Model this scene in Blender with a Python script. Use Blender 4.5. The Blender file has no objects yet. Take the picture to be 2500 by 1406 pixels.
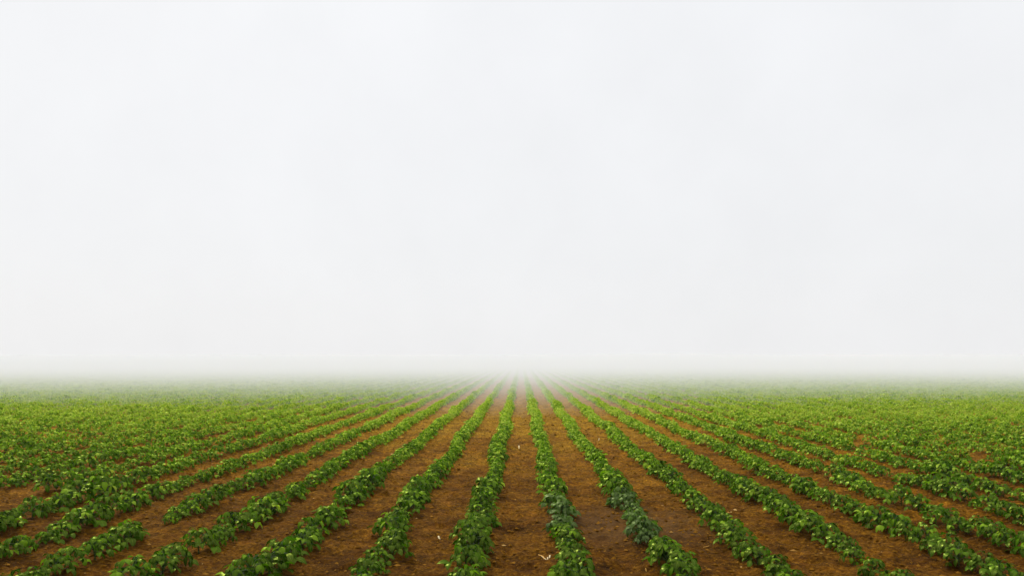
import bpy, bmesh, math, random
import numpy as np
R = math.radians
rng = np.random.default_rng(7)
random.seed(7)
S = bpy.context.scene
COL = S.collection

# ------------------------------------------------------------------ camera
CAM_H = 1.62
F_PX, VX, VY = 1944.0, 1272.0, 872.0          # focal length, vanishing point (in 2500 x 1406)
cam_d = bpy.data.cameras.new("camera")
cam = bpy.data.objects.new("camera", cam_d); COL.objects.link(cam)
cam.location = (0, 0, CAM_H); cam.rotation_euler = (R(90), 0, 0)
cam_d.lens = 28.0; cam_d.sensor_width = 36.0
cam_d.shift_y = (VY - 703) / 2500.0
cam_d.shift_x = -(VX - 1250) / 2500.0
cam_d.clip_start = 0.1; cam_d.clip_end = 1000
S.camera = cam

def on_ground(px, py, z=0.0):
    y = F_PX * (CAM_H - z) / (py - VY)
    return (px - VX) * y / F_PX, y

def to_px(x, y, z=0.0):
    return VX + x / y * F_PX, VY + (CAM_H - z) / y * F_PX

# ------------------------------------------------------------------ small helpers
def tag(o, label=None, cat=None, group=None, kind=None):
    if label: o["label"] = label
    if cat: o["category"] = cat
    if group: o["group"] = group
    if kind: o["kind"] = kind
    return o

def mesh_np(name, V, F, mat, smooth=True):
    """mesh from numpy arrays; all faces have the same number of corners"""
    V = np.asarray(V, np.float32); F = np.asarray(F, np.int32)
    n = F.shape[1]
    me = bpy.data.meshes.new(name)
    me.vertices.add(len(V)); me.vertices.foreach_set("co", V.ravel())
    me.loops.add(F.size); me.loops.foreach_set("vertex_index", F.ravel())
    me.polygons.add(len(F))
    me.polygons.foreach_set("loop_start", np.arange(0, F.size, n, dtype=np.int32))
    me.polygons.foreach_set("loop_total", np.full(len(F), n, np.int32))
    me.polygons.foreach_set("use_smooth", np.full(len(F), smooth))
    me.update(calc_edges=True)
    if mat: me.materials.append(mat)
    return me

def link(name, me, parent=None):
    o = bpy.data.objects.new(name, me); COL.objects.link(o)
    if parent: o.parent = parent
    return o

LAT = rng.random((256, 256)).astype(np.float32)
def vnoise(x, y, s, ox=0):
    x = np.asarray(x) / s + 31.7 + ox * 17.3; y = np.asarray(y) / s + 57.1 + ox * 9.7
    xi = np.floor(x).astype(int); yi = np.floor(y).astype(int)
    fx = x - xi; fy = y - yi
    fx = fx * fx * (3 - 2 * fx); fy = fy * fy * (3 - 2 * fy)
    g = lambda a, b: LAT[a & 255, b & 255]
    return (g(xi, yi) * (1 - fx) + g(xi + 1, yi) * fx) * (1 - fy) + (g(xi, yi + 1) * (1 - fx) + g(xi + 1, yi + 1) * fx) * fy

ROW = 0.75
def ground_z(x, y):
    x = np.asarray(x, float); y = np.asarray(y, float)
    r = 0.012 * np.cos(2 * np.pi * (x / ROW - 0.5))            # low ridge under each crop row
    c = vnoise(x, y, .09, 1) - .5
    d = vnoise(x, y, .045, 2) - .5
    b = vnoise(x, y, .6, 3) - .5
    pits = np.clip(vnoise(x, y, .13, 4) - .72, 0, 1) * -.09
    lumps = np.clip(vnoise(x, y, .16, 5) - .7, 0, 1) * .10
    e = vnoise(x, y, .24, 6) - .5
    return r + .032 * c + .022 * d + .02 * b + .03 * e + pits + lumps

# ------------------------------------------------------------------ node helpers
def new_mat(name):
    m = bpy.data.materials.new(name); m.use_nodes = True
    nt = m.node_tree
    for n in list(nt.nodes): nt.nodes.remove(n)
    out = nt.nodes.new("ShaderNodeOutputMaterial")
    return m, nt, out
def N(nt, t, **kw):
    n = nt.nodes.new(t)
    for k, v in kw.items(): setattr(n, k, v)
    return n
def ramp(nt, src, stops):
    n = nt.nodes.new("ShaderNodeValToRGB")
    e = n.color_ramp.elements
    while len(e) < len(stops): e.new(0.5)
    for el, (p, c) in zip(e, stops):
        el.position = p; el.color = (*c, 1) if len(c) == 3 else c
    nt.links.new(src, n.inputs[0])
    return n.outputs[0]
def mix(nt, fac, a, b, blend="MIX"):
    n = nt.nodes.new("ShaderNodeMix"); n.data_type = "RGBA"; n.blend_type = blend
    n.clamp_factor = True
    for sock, v in ((n.inputs[0], fac), (n.inputs[6], a), (n.inputs[7], b)):
        if isinstance(v, (int, float)): sock.default_value = v
        elif isinstance(v, tuple): sock.default_value = (*v, 1)
        else: nt.links.new(v, sock)
    return n.outputs[2]
def noise(nt, vec, scale, detail=3, rough=.55):
    n = nt.nodes.new("ShaderNodeTexNoise")
    n.inputs["Scale"].default_value = scale; n.inputs["Detail"].default_value = detail
    n.inputs["Roughness"].default_value = rough
    if vec is not None: nt.links.new(vec, n.inputs["Vector"])
    return n.outputs["Fac"]
def math_n(nt, op, a, b=0.0, clamp=False):
    n = nt.nodes.new("ShaderNodeMath"); n.operation = op; n.use_clamp = clamp
    for i, v in enumerate((a, b)):
        if isinstance(v, (int, float)): n.inputs[i].default_value = v
        else: nt.links.new(v, n.inputs[i])
    return n.outputs[0]

# patch of haze painted into soil and leaf colour, first to third right row
HAZE_PATCH = (1.05, 7.75, .95, 1.15)

# ------------------------------------------------------------------ materials
def soil_material():
    m, nt, out = new_mat("soil")
    geo = N(nt, "ShaderNodeNewGeometry"); P = geo.outputs["Position"]
    big = noise(nt, P, .55, 3); mid = noise(nt, P, 5.5, 4); fine = noise(nt, P, 34, 5, .7); grit = noise(nt, P, 110, 3, .7)
    c1 = ramp(nt, fine, [(.28, (.020, .0075, .0004)), (.46, (.082, .036, .0016)), (.60, (.160, .074, .0046)), (.75, (.32, .170, .022))])
    red = mix(nt, ramp(nt, mid, [(.42, (0, 0, 0)), (.66, (1, 1, 1))]), c1, (.165, .057, .0055))
    c2 = mix(nt, .28, c1, red)
    mot = noise(nt, P, 13, 4, .65)
    blot = noise(nt, P, 2.6, 4, .6)
    c2 = mix(nt, 1.0, c2, ramp(nt, blot, [(.36, (.66, .64, .60)), (.5, (1, 1, 1)), (.66, (1.3, 1.3, 1.3))]), 'MULTIPLY')
    c2 = mix(nt, 1.0, c2, ramp(nt, mot, [(.33, (.52, .50, .45)), (.5, (.98, .98, .95)), (.68, (1.4, 1.42, 1.5))]), 'MULTIPLY')
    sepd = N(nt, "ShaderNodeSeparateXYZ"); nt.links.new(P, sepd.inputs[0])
    dry = N(nt, "ShaderNodeMapRange"); dry.inputs["From Min"].default_value = 6; dry.inputs["From Max"].default_value = 20  # foreground vignette and far brightening painted into soil tone, not moisture
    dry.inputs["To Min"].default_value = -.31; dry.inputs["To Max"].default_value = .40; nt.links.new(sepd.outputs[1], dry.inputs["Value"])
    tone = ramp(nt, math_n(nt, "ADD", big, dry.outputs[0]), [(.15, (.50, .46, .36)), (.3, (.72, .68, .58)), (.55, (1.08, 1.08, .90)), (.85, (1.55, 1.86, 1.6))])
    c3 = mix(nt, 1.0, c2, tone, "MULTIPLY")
    speck = ramp(nt, grit, [(.62, (0, 0, 0)), (.76, (1, 1, 1))])
    c4 = mix(nt, math_n(nt, "MULTIPLY", speck, .3), c3, (.34, .165, .030))
    # painted haze: soil colour greyed inside the patch
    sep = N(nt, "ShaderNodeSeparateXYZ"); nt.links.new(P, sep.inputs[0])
    dx = math_n(nt, "DIVIDE", math_n(nt, "SUBTRACT", sep.outputs[0], HAZE_PATCH[0]), HAZE_PATCH[2])
    dy = math_n(nt, "DIVIDE", math_n(nt, "SUBTRACT", sep.outputs[1], HAZE_PATCH[1]), HAZE_PATCH[3])
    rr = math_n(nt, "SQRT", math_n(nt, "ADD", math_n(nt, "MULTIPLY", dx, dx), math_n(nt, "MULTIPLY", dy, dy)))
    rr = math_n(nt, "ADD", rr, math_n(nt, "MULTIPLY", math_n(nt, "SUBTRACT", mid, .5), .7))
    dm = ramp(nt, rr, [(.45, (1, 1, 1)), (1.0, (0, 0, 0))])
    hazy = mix(nt, .5, c4, (.070, .038, .015))
    col = mix(nt, dm, c4, hazy)
    b = N(nt, "ShaderNodeBsdfPrincipled")
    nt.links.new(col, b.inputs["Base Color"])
    b.inputs["Roughness"].default_value = .9
    b.inputs["Specular IOR Level"].default_value = .03
    bump = N(nt, "ShaderNodeBump"); bump.inputs["Strength"].default_value = .9; bump.inputs["Distance"].default_value = .018
    h = math_n(nt, "ADD", fine, math_n(nt, "MULTIPLY", grit, .35))
    nt.links.new(h, bump.inputs["Height"]); nt.links.new(bump.outputs[0], b.inputs["Normal"])
    nt.links.new(b.outputs[0], out.inputs["Surface"])
    return m

def leaf_material(name, hazy=False):
    m, nt, out = new_mat(name)
    at = N(nt, "ShaderNodeAttribute", attribute_name="tint")
    uv = N(nt, "ShaderNodeAttribute", attribute_name="leaf_uv")
    sep = N(nt, "ShaderNodeSeparateXYZ"); nt.links.new(uv.outputs["Vector"], sep.inputs[0])
    u, v = sep.outputs[0], sep.outputs[1]
    oi = N(nt, "ShaderNodeObjectInfo")
    t = math_n(nt, "ADD", at.outputs["Fac"], math_n(nt, "MULTIPLY", math_n(nt, "SUBTRACT", oi.outputs["Random"], .5), .22), True)
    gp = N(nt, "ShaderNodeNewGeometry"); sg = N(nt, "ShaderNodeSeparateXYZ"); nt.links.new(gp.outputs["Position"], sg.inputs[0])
    depth_light = N(nt, "ShaderNodeMapRange"); depth_light.inputs["From Min"].default_value = 6; depth_light.inputs["From Max"].default_value = 22  # dark front and pale distance painted into leaf tint, not leaf age
    depth_light.inputs["To Min"].default_value = -.16; depth_light.inputs["To Max"].default_value = .62; nt.links.new(sg.outputs[1], depth_light.inputs["Value"])
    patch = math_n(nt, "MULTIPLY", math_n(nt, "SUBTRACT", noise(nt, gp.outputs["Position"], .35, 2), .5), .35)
    t = math_n(nt, "ADD", t, math_n(nt, "ADD", depth_light.outputs[0], patch), True)
    if hazy:  # greyer leaf colours with the haze painted in
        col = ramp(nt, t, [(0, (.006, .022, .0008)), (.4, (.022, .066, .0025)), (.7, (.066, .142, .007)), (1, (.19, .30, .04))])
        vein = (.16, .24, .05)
    else:
        col = ramp(nt, t, [(0, (.0045, .022, .0002)), (.25, (.009, .046, .0003)), (.50, (.036, .114, .0010)), (.72, (.120, .240, .0040)), (.92, (.255, .400, .026)), (1, (.34, .42, .05))])
        vein = (.15, .25, .020)
    av = math_n(nt, "ABSOLUTE", v)
    mid = ramp(nt, av, [(.03, (1, 1, 1)), (.10, (0, 0, 0))])
    # side veins sweep forward from the midrib
    w = math_n(nt, "SUBTRACT", math_n(nt, "MULTIPLY", u, 6.5), math_n(nt, "MULTIPLY", av, 2.2))
    fr = math_n(nt, "ABSOLUTE", math_n(nt, "SUBTRACT", math_n(nt, "FRACT", w), .5))
    side = ramp(nt, fr, [(.03, (1, 1, 1)), (.11, (0, 0, 0))])
    veins = math_n(nt, "ADD", math_n(nt, "MULTIPLY", mid, .50), math_n(nt, "MULTIPLY", side, .16), True)
    col = mix(nt, veins, col, vein)
    rim = ramp(nt, av, [(.80, (0, 0, 0)), (1.0, (1, 1, 1))])  # paler leaf edge painted in as sky glint
    col = mix(nt, math_n(nt, "MULTIPLY", rim, .22), col, vein)
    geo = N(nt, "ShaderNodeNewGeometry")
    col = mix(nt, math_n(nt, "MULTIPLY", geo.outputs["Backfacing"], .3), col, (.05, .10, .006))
    b = N(nt, "ShaderNodeBsdfDiffuse"); nt.links.new(col, b.inputs["Color"])
    gl = N(nt, "ShaderNodeBsdfGlossy"); gl.inputs["Roughness"].default_value = .34 if hazy else .27
    gl.inputs["Color"].default_value = (.85, 1, .50, 1) if hazy else (.80, 1, .18, 1)
    bump = N(nt, "ShaderNodeBump"); bump.inputs["Strength"].default_value = .5; bump.inputs["Distance"].default_value = .004
    nt.links.new(math_n(nt, "SUBTRACT", 1.0, veins), bump.inputs["Height"]); nt.links.new(bump.outputs[0], b.inputs["Normal"]); nt.links.new(bump.outputs[0], gl.inputs["Normal"])
    tr = N(nt, "ShaderNodeBsdfTranslucent")
    tb = N(nt, "ShaderNodeVectorMath"); tb.operation = "MULTIPLY"; tb.inputs[1].default_value = (1.45, 1.5, .9); nt.links.new(col, tb.inputs[0])
    nt.links.new(tb.outputs[0], tr.inputs["Color"])
    ms = N(nt, "ShaderNodeMixShader"); ms.inputs[0].default_value = .36
    nt.links.new(b.outputs[0], ms.inputs[1]); nt.links.new(tr.outputs[0], ms.inputs[2])
    mg = N(nt, "ShaderNodeMixShader"); mg.inputs[0].default_value = .035
    nt.links.new(ms.outputs[0], mg.inputs[1]); nt.links.new(gl.outputs[0], mg.inputs[2])
    nt.links.new(mg.outputs[0], out.inputs["Surface"])
    return m

def plain(name, col, rough=.7, var=.3, scale=40):
    m, nt, out = new_mat(name)
    geo = N(nt, "ShaderNodeNewGeometry")
    f = noise(nt, geo.outputs["Position"], scale, 3)
    a = tuple(c * (1 - var) for c in col); z = tuple(min(1, c * (1 + var)) for c in col)
    b = N(nt, "ShaderNodeBsdfPrincipled")
    nt.links.new(ramp(nt, f, [(.3, a), (.7, z)]), b.inputs["Base Color"])
    b.inputs["Roughness"].default_value = rough; b.inputs["Specular IOR Level"].default_value = .25
    nt.links.new(b.outputs[0], out.inputs["Surface"])
    return m

def crumb_material():
    m, nt, out = new_mat("soil_crumb")
    at = N(nt, "ShaderNodeAttribute", attribute_name="tint")
    col = ramp(nt, at.outputs["Fac"], [(0, (.030, .011, .0008)), (.35, (.085, .036, .0022)), (.65, (.150, .067, .0055)), (.9, (.22, .105, .014)), (1, (.40, .25, .08))])
    b = N(nt, "ShaderNodeBsdfPrincipled"); nt.links.new(col, b.inputs["Base Color"])
    b.inputs["Roughness"].default_value = .9; b.inputs["Specular IOR Level"].default_value = .03
    nt.links.new(b.outputs[0], out.inputs["Surface"])
    return m

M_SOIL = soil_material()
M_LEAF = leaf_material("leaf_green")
M_LEAF_HAZY = leaf_material("leaf_hazy", True)  # leaf copy with the patch's haze put into its colour
M_STEM = plain("stem_green", (.022, .050, .004), .6)
M_CRUMB = crumb_material()
M_STRAW = plain("straw", (.58, .32, .06), .6, .2)
M_PALE = plain("pale_stalk", (.80, .69, .40), .6, .1)

# ------------------------------------------------------------------ ground sheet
FIELD_END = 205.0
ys = list(np.arange(-15, 4.5, .6)); y = 4.5
while y < FIELD_END:
    ys.append(y); y += max(.022, (y - 1.5) * .0052)
ys.append(FIELD_END)
xs = list(np.arange(0, 5.5, .027)); x = 5.5; st = .027
while x < FIELD_END:
    xs.append(x); st *= 1.025; x += min(st, 4)
xs.append(FIELD_END)
xs = np.array(sorted([-v for v in xs[1:]] + xs)); ys = np.array(ys)
gx, gy = np.meshgrid(xs, ys)
gz = ground_z(gx, gy)
nx, ny = len(xs), len(ys)
idx = np.arange(nx * ny).reshape(ny, nx)
quads = np.stack([idx[:-1, :-1], idx[:-1, 1:], idx[1:, 1:], idx[1:, :-1]], -1).reshape(-1, 4)
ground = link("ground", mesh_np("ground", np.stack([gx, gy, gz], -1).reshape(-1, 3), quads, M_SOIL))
tag(ground, kind="structure")

# ------------------------------------------------------------------ loose soil crumbs
OCT = np.array([(1, 0, 0), (-1, 0, 0), (0, 1, 0), (0, -1, 0), (0, 0, 1), (0, 0, -1)], float)
OCTF = np.array([(0, 2, 4), (2, 1, 4), (1, 3, 4), (3, 0, 4), (2, 0, 5), (1, 2, 5), (3, 1, 5), (0, 3, 5)])
n = 78000
cy = 4.8 * (24 / 4.8) ** rng.random(n)
cx = (rng.random(n) - .5) * cy * 1.75
size = np.clip(.0028 * (1 - rng.random(n)) ** -.55, .0028, .019) * (.75 + cy * .035)
cz = ground_z(cx, cy) + size * .25
V = OCT[None] * (1 + .7 * (rng.random((n, 6, 1)) - .5)) * size[:, None, None]
V = V * np.stack([1 + .6 * rng.random(n), .7 + .6 * rng.random(n), .55 + .3 * rng.random(n)], -1)[:, None, :]
a = rng.random(n) * 6.283; ca, sa = np.cos(a)[:, None], np.sin(a)[:, None]
V = np.stack([V[..., 0] * ca - V[..., 1] * sa, V[..., 0] * sa + V[..., 1] * ca, V[..., 2]], -1)
V += np.stack([cx, cy, cz], -1)[:, None, :]
Fc = (OCTF[None] + (np.arange(n) * 6)[:, None, None]).reshape(-1, 3)
me = mesh_np("soil_crumbs", V.reshape(-1, 3), Fc, M_CRUMB, smooth=False)
at = me.attributes.new("tint", "FLOAT", "POINT")
tint = np.clip(rng.normal(.52, .17, n), .1, .93); tint[rng.random(n) < .004] = 1.0
at.data.foreach_set("value", np.repeat(tint, 6).astype(np.float32))
tag(link("soil_crumbs", me), "loose brown crumbs and clods of earth scattered between the crop rows", "soil crumbs", kind="stuff")

# ------------------------------------------------------------------ crop plant shapes
NU, NV = 6, 5
def leaflet(base, az, pitch, roll, L, W, droop, fold, rs):
    """ovate pointed leaflet, folded along its midrib and drooping; returns verts (NU*NV,3), uv"""
    us = np.linspace(0, 1, NU); vs = np.linspace(-1, 1, NV)
    prof = np.array([.10, .78, 1.0, .80, .42, .02])
    ang = pitch - droop * us
    stepx = np.concatenate([[0], np.cumsum(np.cos((ang[1:] + ang[:-1]) / 2) * L / (NU - 1))])
    stepz = np.concatenate([[0], np.cumsum(np.sin((ang[1:] + ang[:-1]) / 2) * L / (NU - 1))])
    pts = np.zeros((NU, NV, 3))
    wav = rs.uniform(-.12, .12, (NU, NV))
    for i in range(NU):
        hw = prof[i] * W / 2
        side = vs * hw
        lift = (fold * np.abs(vs) - .38 * fold * vs * vs * 2 + wav[i] * np.abs(vs)) * hw
        y_ = side * math.cos(roll) - lift * math.sin(roll)
        l_ = side * math.sin(roll) + lift * math.cos(roll)
        pts[i, :, 0] = stepx[i] - math.sin(ang[i]) * l_
        pts[i, :, 1] = y_
        pts[i, :, 2] = stepz[i] + math.cos(ang[i]) * l_
    c, s = math.cos(az), math.sin(az)
    X = pts[..., 0] * c - pts[..., 1] * s; Y = pts[..., 0] * s + pts[..., 1] * c
    P = np.stack([X, Y, pts[..., 2]], -1) + np.asarray(base)
    UV = np.stack(np.meshgrid(us, vs, indexing="ij"), -1)
    return P.reshape(-1, 3), UV.reshape(-1, 2), P[-1, NV // 2]
LQ = np.array([[i * NV + j, i * NV + j + 1, (i + 1) * NV + j + 1, (i + 1) * NV + j] for i in range(NU - 1) for j in range(NV - 1)])

def tube(points, radii, k=5):
    points = np.asarray(points, float); V, F = [], []
    for i, p in enumerate(points):
        d = points[min(i + 1, len(points) - 1)] - points[max(i - 1, 0)]
        d /= np.linalg.norm(d) + 1e-9
        h = np.array([1., 0, 0]) if abs(d[0]) < .8 else np.array([0, 1., 0])
        s_ = np.cross(d, h); s_ /= np.linalg.norm(s_); t_ = np.cross(d, s_)
        for j in range(k):
            an = 2 * math.pi * j / k
            V.append(p + radii[i] * (math.cos(an) * s_ + math.sin(an) * t_))
    for i in range(len(points) - 1):
        for j in range(k):
            F.append((i * k + j, i * k + (j + 1) % k, (i + 1) * k + (j + 1) % k, (i + 1) * k + j))
    return np.array(V), np.array(F)

def plant_meshes(seed):
    rs = np.random.default_rng(seed)
    nl = int(rs.integers(20, 26))
    LV, LUV, LT, SV, SF = [], [], [], [], []
    sbase = 0
    top = np.array([rs.uniform(-.02, .02), rs.uniform(-.02, .02), .135])
    v, f = tube([(0, 0, -.03), top * .5, top], [.006, .005, .0035]); SV.append(v); SF.append(f); sbase += len(v)
    a0 = rs.uniform(0, 6.28)
    for i in range(nl):
        t = (i + .5) / nl                                   # 0 low outer leaf .. 1 top leaf
        az = a0 + i * 2.39996 + rs.uniform(-.3, .3)
        reach = (.100 * (1 - t) ** .55 + .018) * rs.uniform(.8, 1.15)
        z = .032 + .150 * t ** .65 + rs.uniform(-.012, .018)
        j = np.array([math.cos(az) * reach, math.sin(az) * reach, z])
        s0 = top * (.25 + .7 * t)
        v, f = tube([s0, (s0 + j) / 2 + np.array([0, 0, .02]), j], [.0028, .0022, .0018], 4)
        SV.append(v); SF.append(f + sbase); sbase += len(v)
        L = rs.uniform(.062, .094) * (1.08 - .28 * t)
        tone = np.clip(.08 + .10 * t + rs.gamma(1.0, .24), .02, .85)  # leaf variation; its light tail also paints in sky highlights
        if rs.random() < .012: tone = 1.0
        for da, sc in ((0, 1.0), (1.25, .86), (-1.25, .86)):
            aa = az + da + rs.uniform(-.2, .2)
            b0 = j + np.array([math.cos(aa), math.sin(aa), 0]) * .006
            P, UV, _ = leaflet(b0, aa, rs.uniform(-.85, .25), rs.uniform(-.6, .6), L * sc, L * sc * rs.uniform(.50, .64),
                               rs.uniform(.5, 1.5), rs.uniform(.2, .7), rs)
            LV.append(P); LUV.append(UV); LT.append(np.full(len(P), np.clip(tone + rs.normal(0, .12), 0, .95 if tone < 1 else 1)))
    k = len(LV)
    F = (LQ[None] + (np.arange(k) * NU * NV)[:, None, None]).reshape(-1, 4)
    V = np.concatenate(LV); V[:, 2] = np.maximum(V[:, 2], .012)
    fm = mesh_np("foliage", V, F, M_LEAF)
    a1 = fm.attributes.new("tint", "FLOAT", "POINT"); a1.data.foreach_set("value", np.concatenate(LT).astype(np.float32))
    a2 = fm.attributes.new("leaf_uv", "FLOAT_VECTOR", "POINT")
    uv3 = np.concatenate(LUV); uv3 = np.concatenate([uv3, np.zeros((len(uv3), 1))], 1)
    a2.data.foreach_set("vector", uv3.astype(np.float32).ravel())
    sm = mesh_np("stem", np.concatenate(SV), np.concatenate(SF), M_STEM)
    return fm, sm

NPROTO = 14
PROTO = [plant_meshes(100 + i) for i in range(NPROTO)]

# ------------------------------------------------------------------ where the plants stand
# bare gaps seen in the rows: row (1.. right of the middle furrow, -1.. left) -> [(distance, half length)]
GAPS = {-4: [(6.28, .13)], -5: [(7.38, .16)], -6: [(6.62, .07), (7.85, .14)], -8: [(8.86, .30), (9.38, .1), (9.98, .14)],
        -3: [(8.2, .08)], -2: [(6.33, .08)], 1: [(6.50, .17)], 4: [(6.08, .18)], 5: [(8.62, .14)], 6: [(8.18, .12)],
        -7: [(9.1, .08)], -9: [(12.0, .2)], 7: [(10.6, .12)], 8: [(13.5, .2)], 9: [(15.2, .25)], 10: [(12.6, .2)]}
STEP = .235
spots = []      # x, y, row, scale, widen
FAR = 105.0
kmax = 100
for k in list(range(-kmax, 0)) + list(range(1, kmax + 1)):
    x0 = (abs(k) - .5) * ROW * (1 if k > 0 else -1)
    rr = random.Random(k * 7919 + 5)
    y = 4.3 + rr.uniform(0, STEP)
    gap_left = 0
    while y < FAR:
        xx = x0 + rr.gauss(0, .03 if y < 10 else .016) + .03 * math.sin(y * .9 + k * 1.7)
        yy = y + rr.uniform(-.04, .04)
        sc = min(1.36, max(.55, rr.gauss(1.0, .15 if yy < 10 else .09) * (.72 + .34 * float(vnoise(k * 3.3, yy, .75, 8))) * (1 + .04 * min(1, max(0, (yy - 9) / 8)))))
        y += STEP * rr.uniform(.9, 1.12)
        if any(abs(yy - c * .99) < hl for c, hl in GAPS.get(k, [])): continue
        if yy > 10 and rr.random() < .012: continue
        px, py = to_px(xx, yy, .1)
        m_ = 700 if yy < 12 else 500
        if not (-m_ < px < 2500 + m_): continue
        spots.append((xx, yy, k, sc, rr.uniform(0, 6.283), rr.randrange(NPROTO)))
spots.sort(key=lambda s: s[1])

def seen(s):
    px, py = to_px(s[0], s[1], .09)
    half = .15 * F_PX / s[1]
    top = to_px(s[0], s[1], .19)[1]
    return -half * .5 < px < 2500 + half * .5 and top < 1396
near = [s for s in spots if seen(s)][:300]
near_set = set(near)
rest = [s for s in spots if s not in near_set]

ORD = ["", "first", "second", "third", "fourth", "fifth", "sixth", "seventh", "eighth", "ninth", "tenth", "eleventh", "twelfth",
       "thirteenth", "fourteenth", "fifteenth", "sixteenth", "seventeenth", "eighteenth", "nineteenth", "twentieth"]
TENS = {2: "twenty", 3: "thirty", 4: "forty"}
def ordinal(n):
    return ORD[n] if n <= 20 else (TENS[n // 10] + "-" + ORD[n % 10] if n % 10 else TENS[n // 10][:-1] + "ieth")

GROUP = "leafy crop plants in the nearest part of the field"
proto_foliage = [None] * NPROTO
proto_things = [None] * NPROTO
counts = {}
for (x, y, k, sc, rz, pi) in near:
    counts[k] = counts.get(k, 0) + 1
    first = proto_things[pi]
    if first is None:
        root = bpy.data.objects.new("crop_plant", None); COL.objects.link(root)
        root.empty_display_size = .05
        fo = link("foliage", PROTO[pi][0], root); link("stem", PROTO[pi][1], root)
        proto_foliage[pi] = fo; proto_things[pi] = root
    else:
        root = first.copy(); COL.objects.link(root)
        fo = None
        for ch in list(first.children):
            c = ch.copy(); COL.objects.link(c); c.parent = root
            if c.name.startswith("foliage"): fo = c
    root.location = (x, y, float(ground_z(x, y)) - .004)
    root.rotation_euler = (0, 0, rz)
    root.scale = (sc * 1.0, sc * 1.0, sc * random.uniform(.95, 1.12))
    d = math.hypot((x - HAZE_PATCH[0]) / HAZE_PATCH[2], (y - HAZE_PATCH[1]) / HAZE_PATCH[3])
    hazy = d < .85 and first is not None
    if hazy:
        fo.material_slots[0].link = "OBJECT"; fo.material_slots[0].material = M_LEAF_HAZY
    look = "hazy grey-green" if hazy else "large bushy" if sc > 1.1 else "small leafy" if sc < .9 else "leafy green"
    side = "right" if k > 0 else "left"
    tag(root, f"{look} crop plant, {ordinal(counts[k])} from the front in {ordinal(abs(k))} row {side} of middle furrow", "plant", GROUP)

# ------------------------------------------------------------------ the rest of the field: one mass
pts = np.array([(s[0], s[1], 0) for s in rest], float)
pts[:, 2] = ground_z(pts[:, 0], pts[:, 1]) - .004
me = bpy.data.meshes.new("crop_plants_beyond")
me.vertices.add(len(pts)); me.vertices.foreach_set("co", pts.astype(np.float32).ravel())
for nm, ty, ar in (("rz", "FLOAT", [s[4] for s in rest]), ("sc", "FLOAT", [s[3] for s in rest]), ("pi", "INT", [s[5] for s in rest])):
    a_ = me.attributes.new(nm, ty, "POINT"); a_.data.foreach_set("value", np.array(ar, np.float32 if ty == "FLOAT" else np.int32))
me.materials.append(M_LEAF)
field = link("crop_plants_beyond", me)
tag(field, "rows of small green crop plants running back into the fog", "crop rows", kind="stuff")
ng = bpy.data.node_groups.new("crop_field", "GeometryNodeTree")
ng.interface.new_socket("Geometry", in_out="INPUT", socket_type="NodeSocketGeometry")
ng.interface.new_socket("Geometry", in_out="OUTPUT", socket_type="NodeSocketGeometry")
gi = ng.nodes.new("NodeGroupInput"); go = ng.nodes.new("NodeGroupOutput")
join = ng.nodes.new("GeometryNodeJoinGeometry")
def named(nm, ty):
    n_ = ng.nodes.new("GeometryNodeInputNamedAttribute"); n_.data_type = ty; n_.inputs["Name"].default_value = nm
    return next(o for o in n_.outputs if o.enabled and o.name == "Attribute")
arz, asc, api = named("rz", "FLOAT"), named("sc", "FLOAT"), named("pi", "INT")
rot = ng.nodes.new("ShaderNodeCombineXYZ"); ng.links.new(arz, rot.inputs[2])
for i in range(NPROTO):
    src = proto_foliage[i]
    oi = ng.nodes.new("GeometryNodeObjectInfo"); oi.transform_space = "ORIGINAL"; oi.inputs["Object"].default_value = src
    oi.inputs["As Instance"].default_value = False
    eq = ng.nodes.new("FunctionNodeCompare"); eq.data_type = "INT"; eq.operation = "EQUAL"
    ins = [s_ for s_ in eq.inputs if s_.enabled]
    ng.links.new(api, ins[0]); ins[1].default_value = i
    io = ng.nodes.new("GeometryNodeInstanceOnPoints")
    ng.links.new(gi.outputs[0], io.inputs["Points"]); ng.links.new(eq.outputs[0], io.inputs["Selection"])
    ng.links.new(oi.outputs["Geometry"], io.inputs["Instance"])
    ng.links.new(rot.outputs[0], io.inputs["Rotation"]); ng.links.new(asc, io.inputs["Scale"])
    ng.links.new(io.outputs[0], join.inputs[0])
ng.links.new(join.outputs[0], go.inputs[0])
field.modifiers.new("field", "NODES").node_group = ng

# ------------------------------------------------------------------ bits of dry stalk lying on the soil
def stalk(px, py, L, az, r, mat, label, bend=0.0, name="straw_stalk", cat="straw", flat=1.0, tilt=0.0):
    x, y = on_ground(px, py)
    n_ = 7; P = []
    for i in range(n_):
        t = i / (n_ - 1) - .5
        P.append((t * L, bend * (t * t * 4 - 1) * L, 0))
    rad = [r * (.75 + .25 * math.sin(math.pi * min(1, max(0, i / (n_ - 1))))) for i in range(n_)]
    V, F = tube(P, rad, 6)
    caps = [list(range(6))[::-1], list(range(len(V) - 6, len(V)))]
    V[:, 2] *= flat
    m_ = bpy.data.meshes.new(name); m_.from_pydata([tuple(v) for v in V], [], [tuple(map(int, f)) for f in F] + [tuple(c) for c in caps])
    m_.materials.append(mat)
    for p in m_.polygons: p.use_smooth = True
    o = link(name, m_)
    gz_ = max(float(ground_z(x + math.cos(az) * L * t, y + math.sin(az) * L * t)) for t in (-.5, -.25, 0, .25, .5))
    o.location = (x, y, gz_ + r * flat * .7 + .002); o.rotation_euler = (0, -tilt, az)
    o.location.z += math.sin(tilt) * L * .4
    tag(o, label, cat, "bits of dry stalk on the bare soil")
stalk(1321, 1364, .14, R(107), .0038, M_STRAW, "curved golden straw lying on bare soil beside a thinner straight one", .12)
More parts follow.
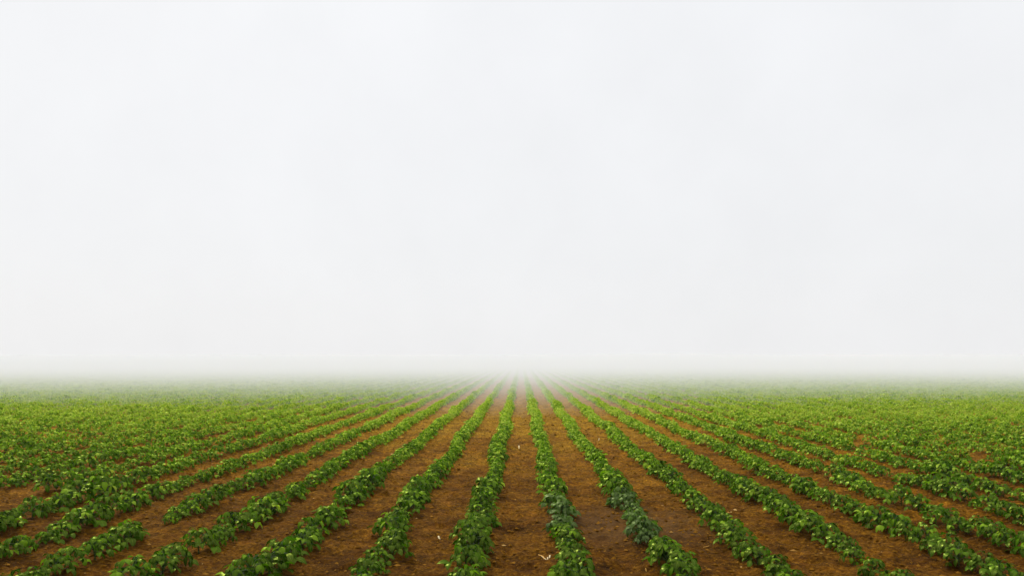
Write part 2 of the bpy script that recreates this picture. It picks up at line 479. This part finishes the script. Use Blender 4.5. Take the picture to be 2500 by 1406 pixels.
stalk(1328, 1361, .12, R(108), .0028, M_PALE, "thin straight pale straw lying between golden straw and two white chips")
stalk(1337, 1365, .020, R(80), .0055, M_PALE, "smaller of two white chips by the straws", 0, "stalk_chip", "chip", .6, R(55))
stalk(1342, 1363, .026, R(75), .0062, M_PALE, "larger of two white chips by the straws", 0, "stalk_chip", "chip", .6, R(55))
stalk(1072, 1320, .040, R(128), .0085, M_PALE, "lone white chip on brown soil between first two rows left of middle", 0, "stalk_chip", "chip", .6, R(55))
stalk(1267, 1094, .060, R(92), .010, M_PALE, "white stalk bit standing out far along the middle furrow", 0, "stalk_chip", "chip", .6, R(55))
stalk(1724, 1326, .080, R(38), .0025, M_STRAW, "thin tan straw lying between second and third rows right of middle", .05)
stalk(1577, 1388, .026, R(110), .005, M_STRAW, "small tan chip beside the front end of second row right of middle", 0, "stalk_chip", "chip", .6, R(55))
stalk(1462, 1076, .050, R(75), .006, M_PALE, "tiny pale chip far off between second and third rows right of middle", 0, "stalk_chip", "chip", .6, R(55))

# ------------------------------------------------------------------ air: even haze over everything, a bank of fog over the far field
def air(name, label, corners, z0, z1, density, color=(.97, .98, 1.0), g=.0):
    m, nt, out = new_mat(name)
    v = N(nt, "ShaderNodeVolumePrincipled")
    v.inputs["Color"].default_value = (*color, 1); v.inputs["Density"].default_value = density
    v.inputs["Anisotropy"].default_value = g
    nt.links.new(v.outputs[0], out.inputs["Volume"])
    n_ = len(corners)
    V = [(x, y, z0) for x, y in corners] + [(x, y, z1) for x, y in corners]
    F = [tuple(range(n_))[::-1], tuple(range(n_, 2 * n_))] + [(i, (i + 1) % n_, n_ + (i + 1) % n_, n_ + i) for i in range(n_)]
    me = bpy.data.meshes.new(name); me.from_pydata(V, [], F); me.materials.append(m)
    o = link(name, me); tag(o, label, kind="stuff")
    return o
E = FIELD_END + 3
air("haze", "thin pale haze over the whole field", [(-E, -18), (E, -18), (E, E + 2), (-E, E + 2)], -1.5, 3.6, .0003)
# the fog bank thickens upwards from a low sloping front edge
fog = air("fog_bank", "white fog bank lying over the far part of the field", [(-1, -1), (1, -1), (1, 1), (-1, 1)], 0, 1, .068, (.838, .864, .912), .0)
PROFILE = [(19, -.08), (26, .20), (34, .54), (41, .92), (48, 1.27), (56, 1.55), (67, 1.75), (85, 1.89), (110, 1.99), (145, 2.04), (E - 14, 2.06)]
SECT = [-E + 1, -120, -90] + list(range(-72, 73, 6)) + [90, 120, E - 1]
V, F = [], []
for sx in SECT:
    dy = 4 * (abs(sx) / 70) ** 1.2 if abs(sx) < 70 else 4
    ring = []
    for i_, (yy, zz) in enumerate(PROFILE):
        w1 = float(vnoise(sx, yy, 17, 11)) - .5
        ring.append((sx, yy + dy + (4 * w1 if 0 < i_ < len(PROFILE) - 1 else 0), zz * (1 + .22 * (float(vnoise(sx, yy, 11, 12)) - .5)) if zz > .3 else zz))
    ring += [(sx, E - 1, -1.2), (sx, PROFILE[0][0] + dy, -1.2)]
    V += ring
nr = len(PROFILE) + 2
for a_ in range(len(SECT) - 1):
    for b_ in range(nr):
        F.append((a_ * nr + b_, a_ * nr + (b_ + 1) % nr, (a_ + 1) * nr + (b_ + 1) % nr, (a_ + 1) * nr + b_))
F += [tuple(range(nr))[::-1], tuple(range((len(SECT) - 1) * nr, len(SECT) * nr))]
me = bpy.data.meshes.new("fog_bank"); me.from_pydata(V, [], F)
bm = bmesh.new(); bm.from_mesh(me); bmesh.ops.triangulate(bm, faces=bm.faces); bmesh.ops.recalc_face_normals(bm, faces=bm.faces)
bm.to_mesh(me); bm.free(); me.materials.append(fog.data.materials[0]); fog.data = me

# ------------------------------------------------------------------ light
SUN_EL, SUN_AZ = R(48), R(-38)        # sun over the left, a little ahead of the camera
w = bpy.data.worlds.new("World"); S.world = w; w.use_nodes = True
nt = w.node_tree
bg = nt.nodes["Background"]; bg.inputs["Strength"].default_value = .1
sky = N(nt, "ShaderNodeTexSky"); sky.sky_type = "NISHITA"; sky.sun_disc = False
sky.sun_elevation = SUN_EL; sky.sun_rotation = SUN_AZ
sky.air_density = 1.0; sky.dust_density = 3.0
tc = N(nt, "ShaderNodeTexCoord"); sp = N(nt, "ShaderNodeSeparateXYZ"); nt.links.new(tc.outputs["Generated"], sp.inputs[0])
# overcast: even white low down, brighter towards the zenith
K = 10.0
cl = ramp(nt, sp.outputs[2], [(0, (.892, .897, .907)), (.10, (.90, .907, .920)), (.42, (.93, .94, .958)), (.60, (1, 1, 1))])
zen = N(nt, "ShaderNodeMapRange"); zen.inputs["From Min"].default_value = .45; zen.inputs["From Max"].default_value = .95
zen.inputs["To Min"].default_value = K; zen.inputs["To Max"].default_value = K * 2.0
nt.links.new(sp.outputs[2], zen.inputs["Value"])
mt = noise(nt, tc.outputs["Generated"], 6.0, 5, .6)
mr = N(nt, "ShaderNodeMapRange"); mr.inputs["From Min"].default_value = .3; mr.inputs["From Max"].default_value = .7
mr.inputs["To Min"].default_value = .975; mr.inputs["To Max"].default_value = 1.015; nt.links.new(mt, mr.inputs["Value"])
zm = math_n(nt, "MULTIPLY", zen.outputs[0], mr.outputs[0])
vm = N(nt, "ShaderNodeVectorMath"); vm.operation = "SCALE"
nt.links.new(cl, vm.inputs[0]); nt.links.new(zm, vm.inputs["Scale"])
nt.links.new(mix(nt, .95, sky.outputs[0], vm.outputs[0]), bg.inputs["Color"])

sd = bpy.data.lights.new("sun", "SUN"); sd.energy = 3.0; sd.angle = R(10); sd.color = (1, .95, .86)
sun = bpy.data.objects.new("sun", sd); COL.objects.link(sun)
sun.rotation_euler = (R(90) - SUN_EL, 0, -SUN_AZ + math.pi)
sun.location = (-10, 5, 20)

# ------------------------------------------------------------------ render
S.view_settings.view_transform = "Standard"; S.view_settings.look = "None"
S.view_settings.exposure = 0; S.view_settings.gamma = 1
S.render.engine = "CYCLES"
S.cycles.max_bounces = 8; S.cycles.diffuse_bounces = 3; S.cycles.glossy_bounces = 2; S.cycles.transmission_bounces = 3
S.cycles.volume_bounces = 4
S.cycles.use_denoising = True
